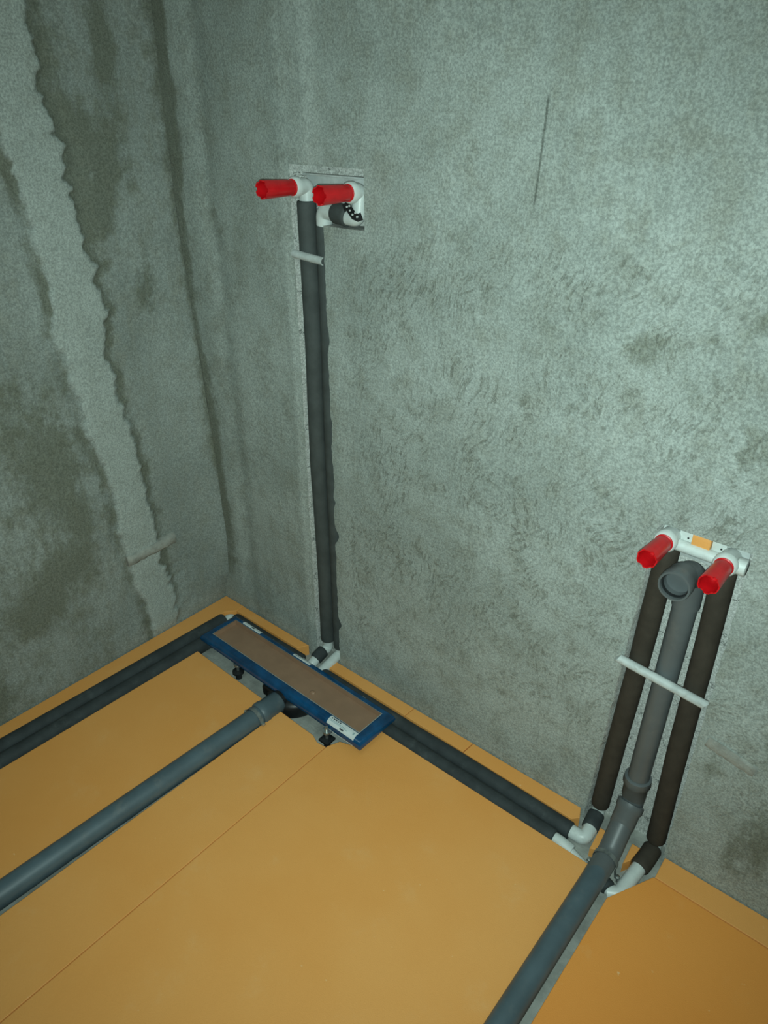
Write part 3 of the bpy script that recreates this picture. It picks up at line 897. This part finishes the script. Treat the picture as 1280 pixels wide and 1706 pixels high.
# lower double bend: ring-seal socket, 45-degree piece, second socket, sweep into the floor run
tube('upper_socket', [(GX - 0.001, 0.016, 0.160), (GX - 0.001, 0.016, 0.158), (GX - 0.001, 0.016, 0.142), (GX - 0.001, 0.016, 0.138), (GX - 0.001, 0.016, 0.100), (GX - 0.001, 0.014, 0.095)],
     [0.0235, 0.0275, 0.0290, 0.0255, 0.0250, 0.0235], 'pvc', wp, 36)
tube('upper_bend', arc_path([(GX, 0.016, 0.110), (GX, 0.014, 0.080), (GX + 0.001, -0.024, 0.040)], 0.03), 0.0232, 'pvc', wp, 36)
d45 = Vector((0.001, -0.70, -0.714)).normalized()
c0 = Vector((GX, 0.010, 0.084))
tube('lower_socket', [c0 + d45 * s for s in (0.0, 0.002, 0.016, 0.020, 0.052, 0.056)], [0.0255, 0.0285, 0.0285, 0.0258, 0.0255, 0.0240], 'pvc', wp, 36)
path = arc_path([c0 + d45 * 0.040, (GX + 0.002, -0.080, 0.010), (GX + 0.0025, -0.150, 0.008)], 0.05, 9)
tube('lower_bend', path, 0.0240, 'pvc', wp, 36)
tube('floor_run', [(GX + 0.0025, -0.112, 0.009), (GX + 0.003, -0.6, 0.007), (1.366, FY + 0.005, 0.004)], 0.0235, 'pvc_floor', wp, 36)

# strap and screws that hold it down
def strap(cx, y, z, r, label, tail=0.014, wide=0.012, side_z=-0.012):
    t = thing('pipe_strap', (cx, y, SLAB), label, 'strap', 'metal straps over the grey floor pipes')
    bm = bmesh.new()
    ring = []
    pts = []
    for k in range(17):
        a = math.radians(-25 + 230 * k / 16)
        pts.append(Vector((cx + math.cos(a) * (r + 0.0012), y, z + math.sin(a) * (r + 0.0012))))
    first = Vector((cx + r + tail, y, side_z)); last = Vector((cx - r - tail, y, side_z))
    pts = [first, Vector((cx + r + 0.002, y, side_z))] + pts + [Vector((cx - r - 0.002, y, side_z)), last]
    for p in pts:
        c = Vector((cx, y, z)); o = (p - c); o.y = 0; o.normalize()
        ring.append([bm.verts.new(p + Vector((0, sgn * wide / 2, 0)) + o * q) for sgn, q in ((-1, 0), (1, 0), (1, 0.0009), (-1, 0.0009))])
    for i in range(len(ring) - 1):
        for k in range(4):
            bm.faces.new((ring[i][k], ring[i][(k + 1) % 4], ring[i + 1][(k + 1) % 4], ring[i + 1][k]))
    bm.faces.new(ring[0]); bm.faces.new(ring[-1])
    finish(bm, 'band', 'dirty_metal', t, False)
    for sx_ in (1, -1):
        px = cx + sx_ * (r + tail * 0.6)
        tube('screw', [(px, y, side_z - 0.02), (px, y, side_z + 0.001), (px, y, side_z + 0.0012), (px, y, side_z + 0.004), (px, y, side_z + 0.0055)],
             [0.002, 0.002, 0.0055, 0.005, 0.002], 'metal', t, 14)
    return t

# ------------------------------------------------------------------ drain waste pipe
dp = thing('drain_pipe', (0.485, -0.25, -0.03), 'long grey waste pipe lying between boards, leading to the blue floor drain', 'pipe')
def D(y): return (0.4885 + (y + 0.25) * 0.042, y, 0.004 - (y + 0.25) * -0.004)
tube('pipe', [D(-0.275), D(-0.7), D(-1.2), D(FY + 0.005)], 0.0265, 'pvc_floor', dp, 36)
tube('socket', [D(-0.222), D(-0.224), D(-0.268), D(-0.272), D(-0.286), D(-0.290)], [0.0280, 0.0298, 0.0298, 0.0318, 0.0318, 0.0290], 'pvc_floor', dp, 36)
strap(D(-0.302)[0], -0.302, 0.004, 0.0275, 'thin metal strap round the grey pipe next to the blue drain', 0.010, 0.010, 0.0035)
strap(GX + 0.0025, -0.098, 0.0095, 0.0245, 'thin metal strap round the grey pipe by the short wide chase', 0.012, 0.010, -0.020)

# ------------------------------------------------------------------ linear floor drain
ld = thing('linear_drain', (0.46, -0.15, SLAB), 'long blue-wrapped shower channel drain with brown cover, standing on screw feet', 'drain')
DZ = 0.040
ROT = math.radians(-0.9)
DC = Vector((0.461, -0.1440, 0))
def dl(x, y, z):
    c, s = math.cos(ROT), math.sin(ROT)
    return Vector((DC.x + x * c - y * s, DC.y + x * s + y * c, z))
# frame: rounded flange profile swept round a rectangle
IX, IY = 0.290, 0.0420          # inner opening half sizes
prof = [(0.000, DZ - 0.012), (0.000, DZ - 0.001), (0.0015, DZ), (0.004, DZ + 0.0015), (0.012, DZ + 0.002), (0.020, DZ - 0.001), (0.0255, DZ - 0.007), (0.028, DZ - 0.015), (0.0265, DZ - 0.021), (0.020, DZ - 0.024), (0.000, DZ - 0.024)]
bm = bmesh.new()
cols_ = []
for sx_, sy_2 in ((-1, -1), (1, -1), (1, 1), (-1, 1)):
    cols_.append([bm.verts.new(dl(sx_ * (IX + o), sy_2 * (IY + o * (0.76 if sy_2 > 0 else 1.0)), z)) for o, z in prof])
for i in range(4):
    a, b_ = cols_[i], cols_[(i + 1) % 4]
    for k in range(len(prof)):
        k2 = (k + 1) % len(prof)
        bm.faces.new((a[k], b_[k], b_[k2], a[k2]))
fr_o = finish(bm, 'frame', 'blue', ld, True, 40)
bm = bmesh.new()
def rect(z, ix, iy): return [bm.verts.new(dl(a * ix, b * iy, z)) for a, b in ((-1, -1), (1, -1), (1, 1), (-1, 1))]
r0 = rect(DZ + 0.0005, IX + 0.0008, IY + 0.0008); r0b = rect(DZ + 0.001, IX - 0.0015, IY - 0.0015)
r1_ = rect(DZ - 0.011, IX - 0.004, IY - 0.004)
for a, b_ in ((r0, r0b), (r0b, r1_)):
    for i in range(4):
        bm.faces.new((a[i], a[(i + 1) % 4], b_[(i + 1) % 4], b_[i]))
bm.faces.new(r1_)
bmesh.ops.recalc_face_normals(bm, faces=bm.faces)
cv = finish(bm, 'cover', 'brown', ld, False)
# small bump added on the cover to catch a glint of the flash
bm = bmesh.new()
bmesh.ops.create_uvsphere(bm, u_segments=20, v_segments=10, radius=1.0)
for v in bm.verts:
    v.co = dl(0.094, -0.012, DZ - 0.0115) + Vector((v.co.x * 0.009, v.co.y * 0.007, v.co.z * 0.0055))
finish(bm, 'glint_bump', 'brown', cv, True, 80)
# pale rim line
bm = bmesh.new()
ri_o = [bm.verts.new(dl(a * (IX + 0.0014), b * (IY + 0.0014), DZ + 0.0012)) for a, b in ((-1, -1), (1, -1), (1, 1), (-1, 1))]
ri_i = [bm.verts.new(dl(a * (IX - 0.0003), b * (IY - 0.0003), DZ + 0.0017)) for a, b in ((-1, -1), (1, -1), (1, 1), (-1, 1))]
for i in range(4):
    bm.faces.new((ri_o[i], ri_o[(i + 1) % 4], ri_i[(i + 1) % 4], ri_i[i]))
finish(bm, 'rim', 'rim', ld, False)
# siphon body under the channel
sb_c = (0.490, -0.165)
tube('siphon', [(sb_c[0], sb_c[1], SLAB + 0.002), (sb_c[0], sb_c[1], SLAB + 0.006), (sb_c[0], sb_c[1], 0.002), (sb_c[0], sb_c[1], 0.010), (sb_c[0], sb_c[1], 0.018)],
     [0.064, 0.070, 0.072, 0.066, 0.05], 'black', ld, 48)
sb = ld.children[-1]
box('siphon_shoulder', (0.415, -0.215, -0.020), (0.50, -0.11, 0.014), 'black', sb, 0.006)
tube('outlet', [(0.489, -0.190, 0.004), (0.489, -0.232, 0.004)], 0.0285, 'black', sb, 32)
box('channel_body', (0.19, -0.178, 0.004), (0.735, -0.110, 0.0165), 'black', ld, 0.003)
# adjustable feet
for fx, fy, ang in ((0.302, -0.204, 0.5), (0.668, -0.222, 0.80), (0.302, -0.083, 0.2), (0.662, -0.088, 0.1)):
    lg = tube('leg', [(fx, fy, SLAB + 0.010), (fx, fy, 0.0), (fx, fy, 0.030)], 0.0042, 'metal', ld, 14)
    tube('lock_nut', [(fx, fy, 0.006), (fx, fy, 0.0120)], 0.0085, 'metal', lg, 6)
    tube('ear', [(fx, fy + 0.003, 0.0145), (fx, fy + 0.003, 0.0175)], 0.013, 'metal', lg, 24)
    bm = bmesh.new()
    n = 4 if fx > 0.5 else 24
    q = 0.0215 if n == 4 else 0.0165
    bm_tube(bm, [(0, 0, SLAB + z_) for z_ in (0.001, 0.020, 0.0205, 0.026, 0.030)], [0.009, 0.009, q, q, 0.008], n)
    for v in bm.verts:
        c, s = math.cos(ang), math.sin(ang)
        v.co = Vector((fx + v.co.x * c - v.co.y * s, fy + v.co.x * s + v.co.y * c, v.co.z))
    finish(bm, 'rubber_foot', 'rubber', lg, True, 30)
# printed stickers on the flange; they follow its rounded profile
def on_flange(off):
    offs = [p[0] for p in prof[2:9]]; zs = [p[1] for p in prof[2:9]]
    return float(np.interp(off, offs, zs))
def sticker(x0, x1, side, o0, o1, marks):
    bm = bmesh.new(); n = 8
    rows = []
    for k in range(n + 1):
        o = o0 + (o1 - o0) * k / n
        rows.append([bm.verts.new(dl(x, side * (IY + o * (0.76 if side > 0 else 1.0)), on_flange(o) + 0.0006)) for x in (x0, x1)])
    for k in range(n):
        bm.faces.new((rows[k][0], rows[k][1], rows[k + 1][1], rows[k + 1][0]))
    st = finish(bm, 'sticker', 'paper', ld, True, 60)
    for (a, b, c, d, mt) in marks:
        bm = bmesh.new(); n2 = 4
        rows = []
        for k in range(n2 + 1):
            o = o0 + (o1 - o0) * (c + (d - c) * k / n2)
            rows.append([bm.verts.new(dl(x0 + (x1 - x0) * q, side * (IY + o * (0.76 if side > 0 else 1.0)), on_flange(o) + 0.0010)) for q in (a, b)])
        for k in range(n2):
            bm.faces.new((rows[k][0], rows[k][1], rows[k + 1][1], rows[k + 1][0]))
        finish(bm, 'print', mt, st, False)
rg = random.Random(4)
mk = [(0.06 + 0.075 * k, 0.06 + 0.075 * k + 0.045, 0.14, 0.30, 'ink') for k in range(5)]
mk += [(0.12 + 0.06 * k, 0.12 + 0.06 * k + 0.03, 0.02, 0.09, 'ink') for k in range(5)]
mk += [(0.05, 0.62, 0.40, 0.46, 'pale_ink'), (0.05, 0.70, 0.52, 0.57, 'pale_ink'), (0.46, 0.60, 0.66, 0.78, 'ink'), (0.88, 0.93, 0.25, 0.50, 'pale_ink')]
sticker(0.200, 0.292, -1, 0.004, 0.0272, mk)
mk2 = [(0.10, 0.35, 0.25, 0.33, 'pale_ink'), (0.48, 0.62, 0.2, 0.5, 'ink'), (0.10, 0.60, 0.62, 0.70, 'pale_ink'), (0.70, 0.92, 0.3, 0.38, 'pale_ink')]
sticker(-0.262, -0.185, 1, 0.004, 0.024, mk2)
mk3 = [(0.08, 0.4, 0.3, 0.4, 'ink'), (0.45, 0.7, 0.5, 0.58, 'pale_ink'), (0.1, 0.6, 0.72, 0.8, 'pale_ink')]
sticker(-0.045, 0.022, 1, 0.006, 0.024, mk3)
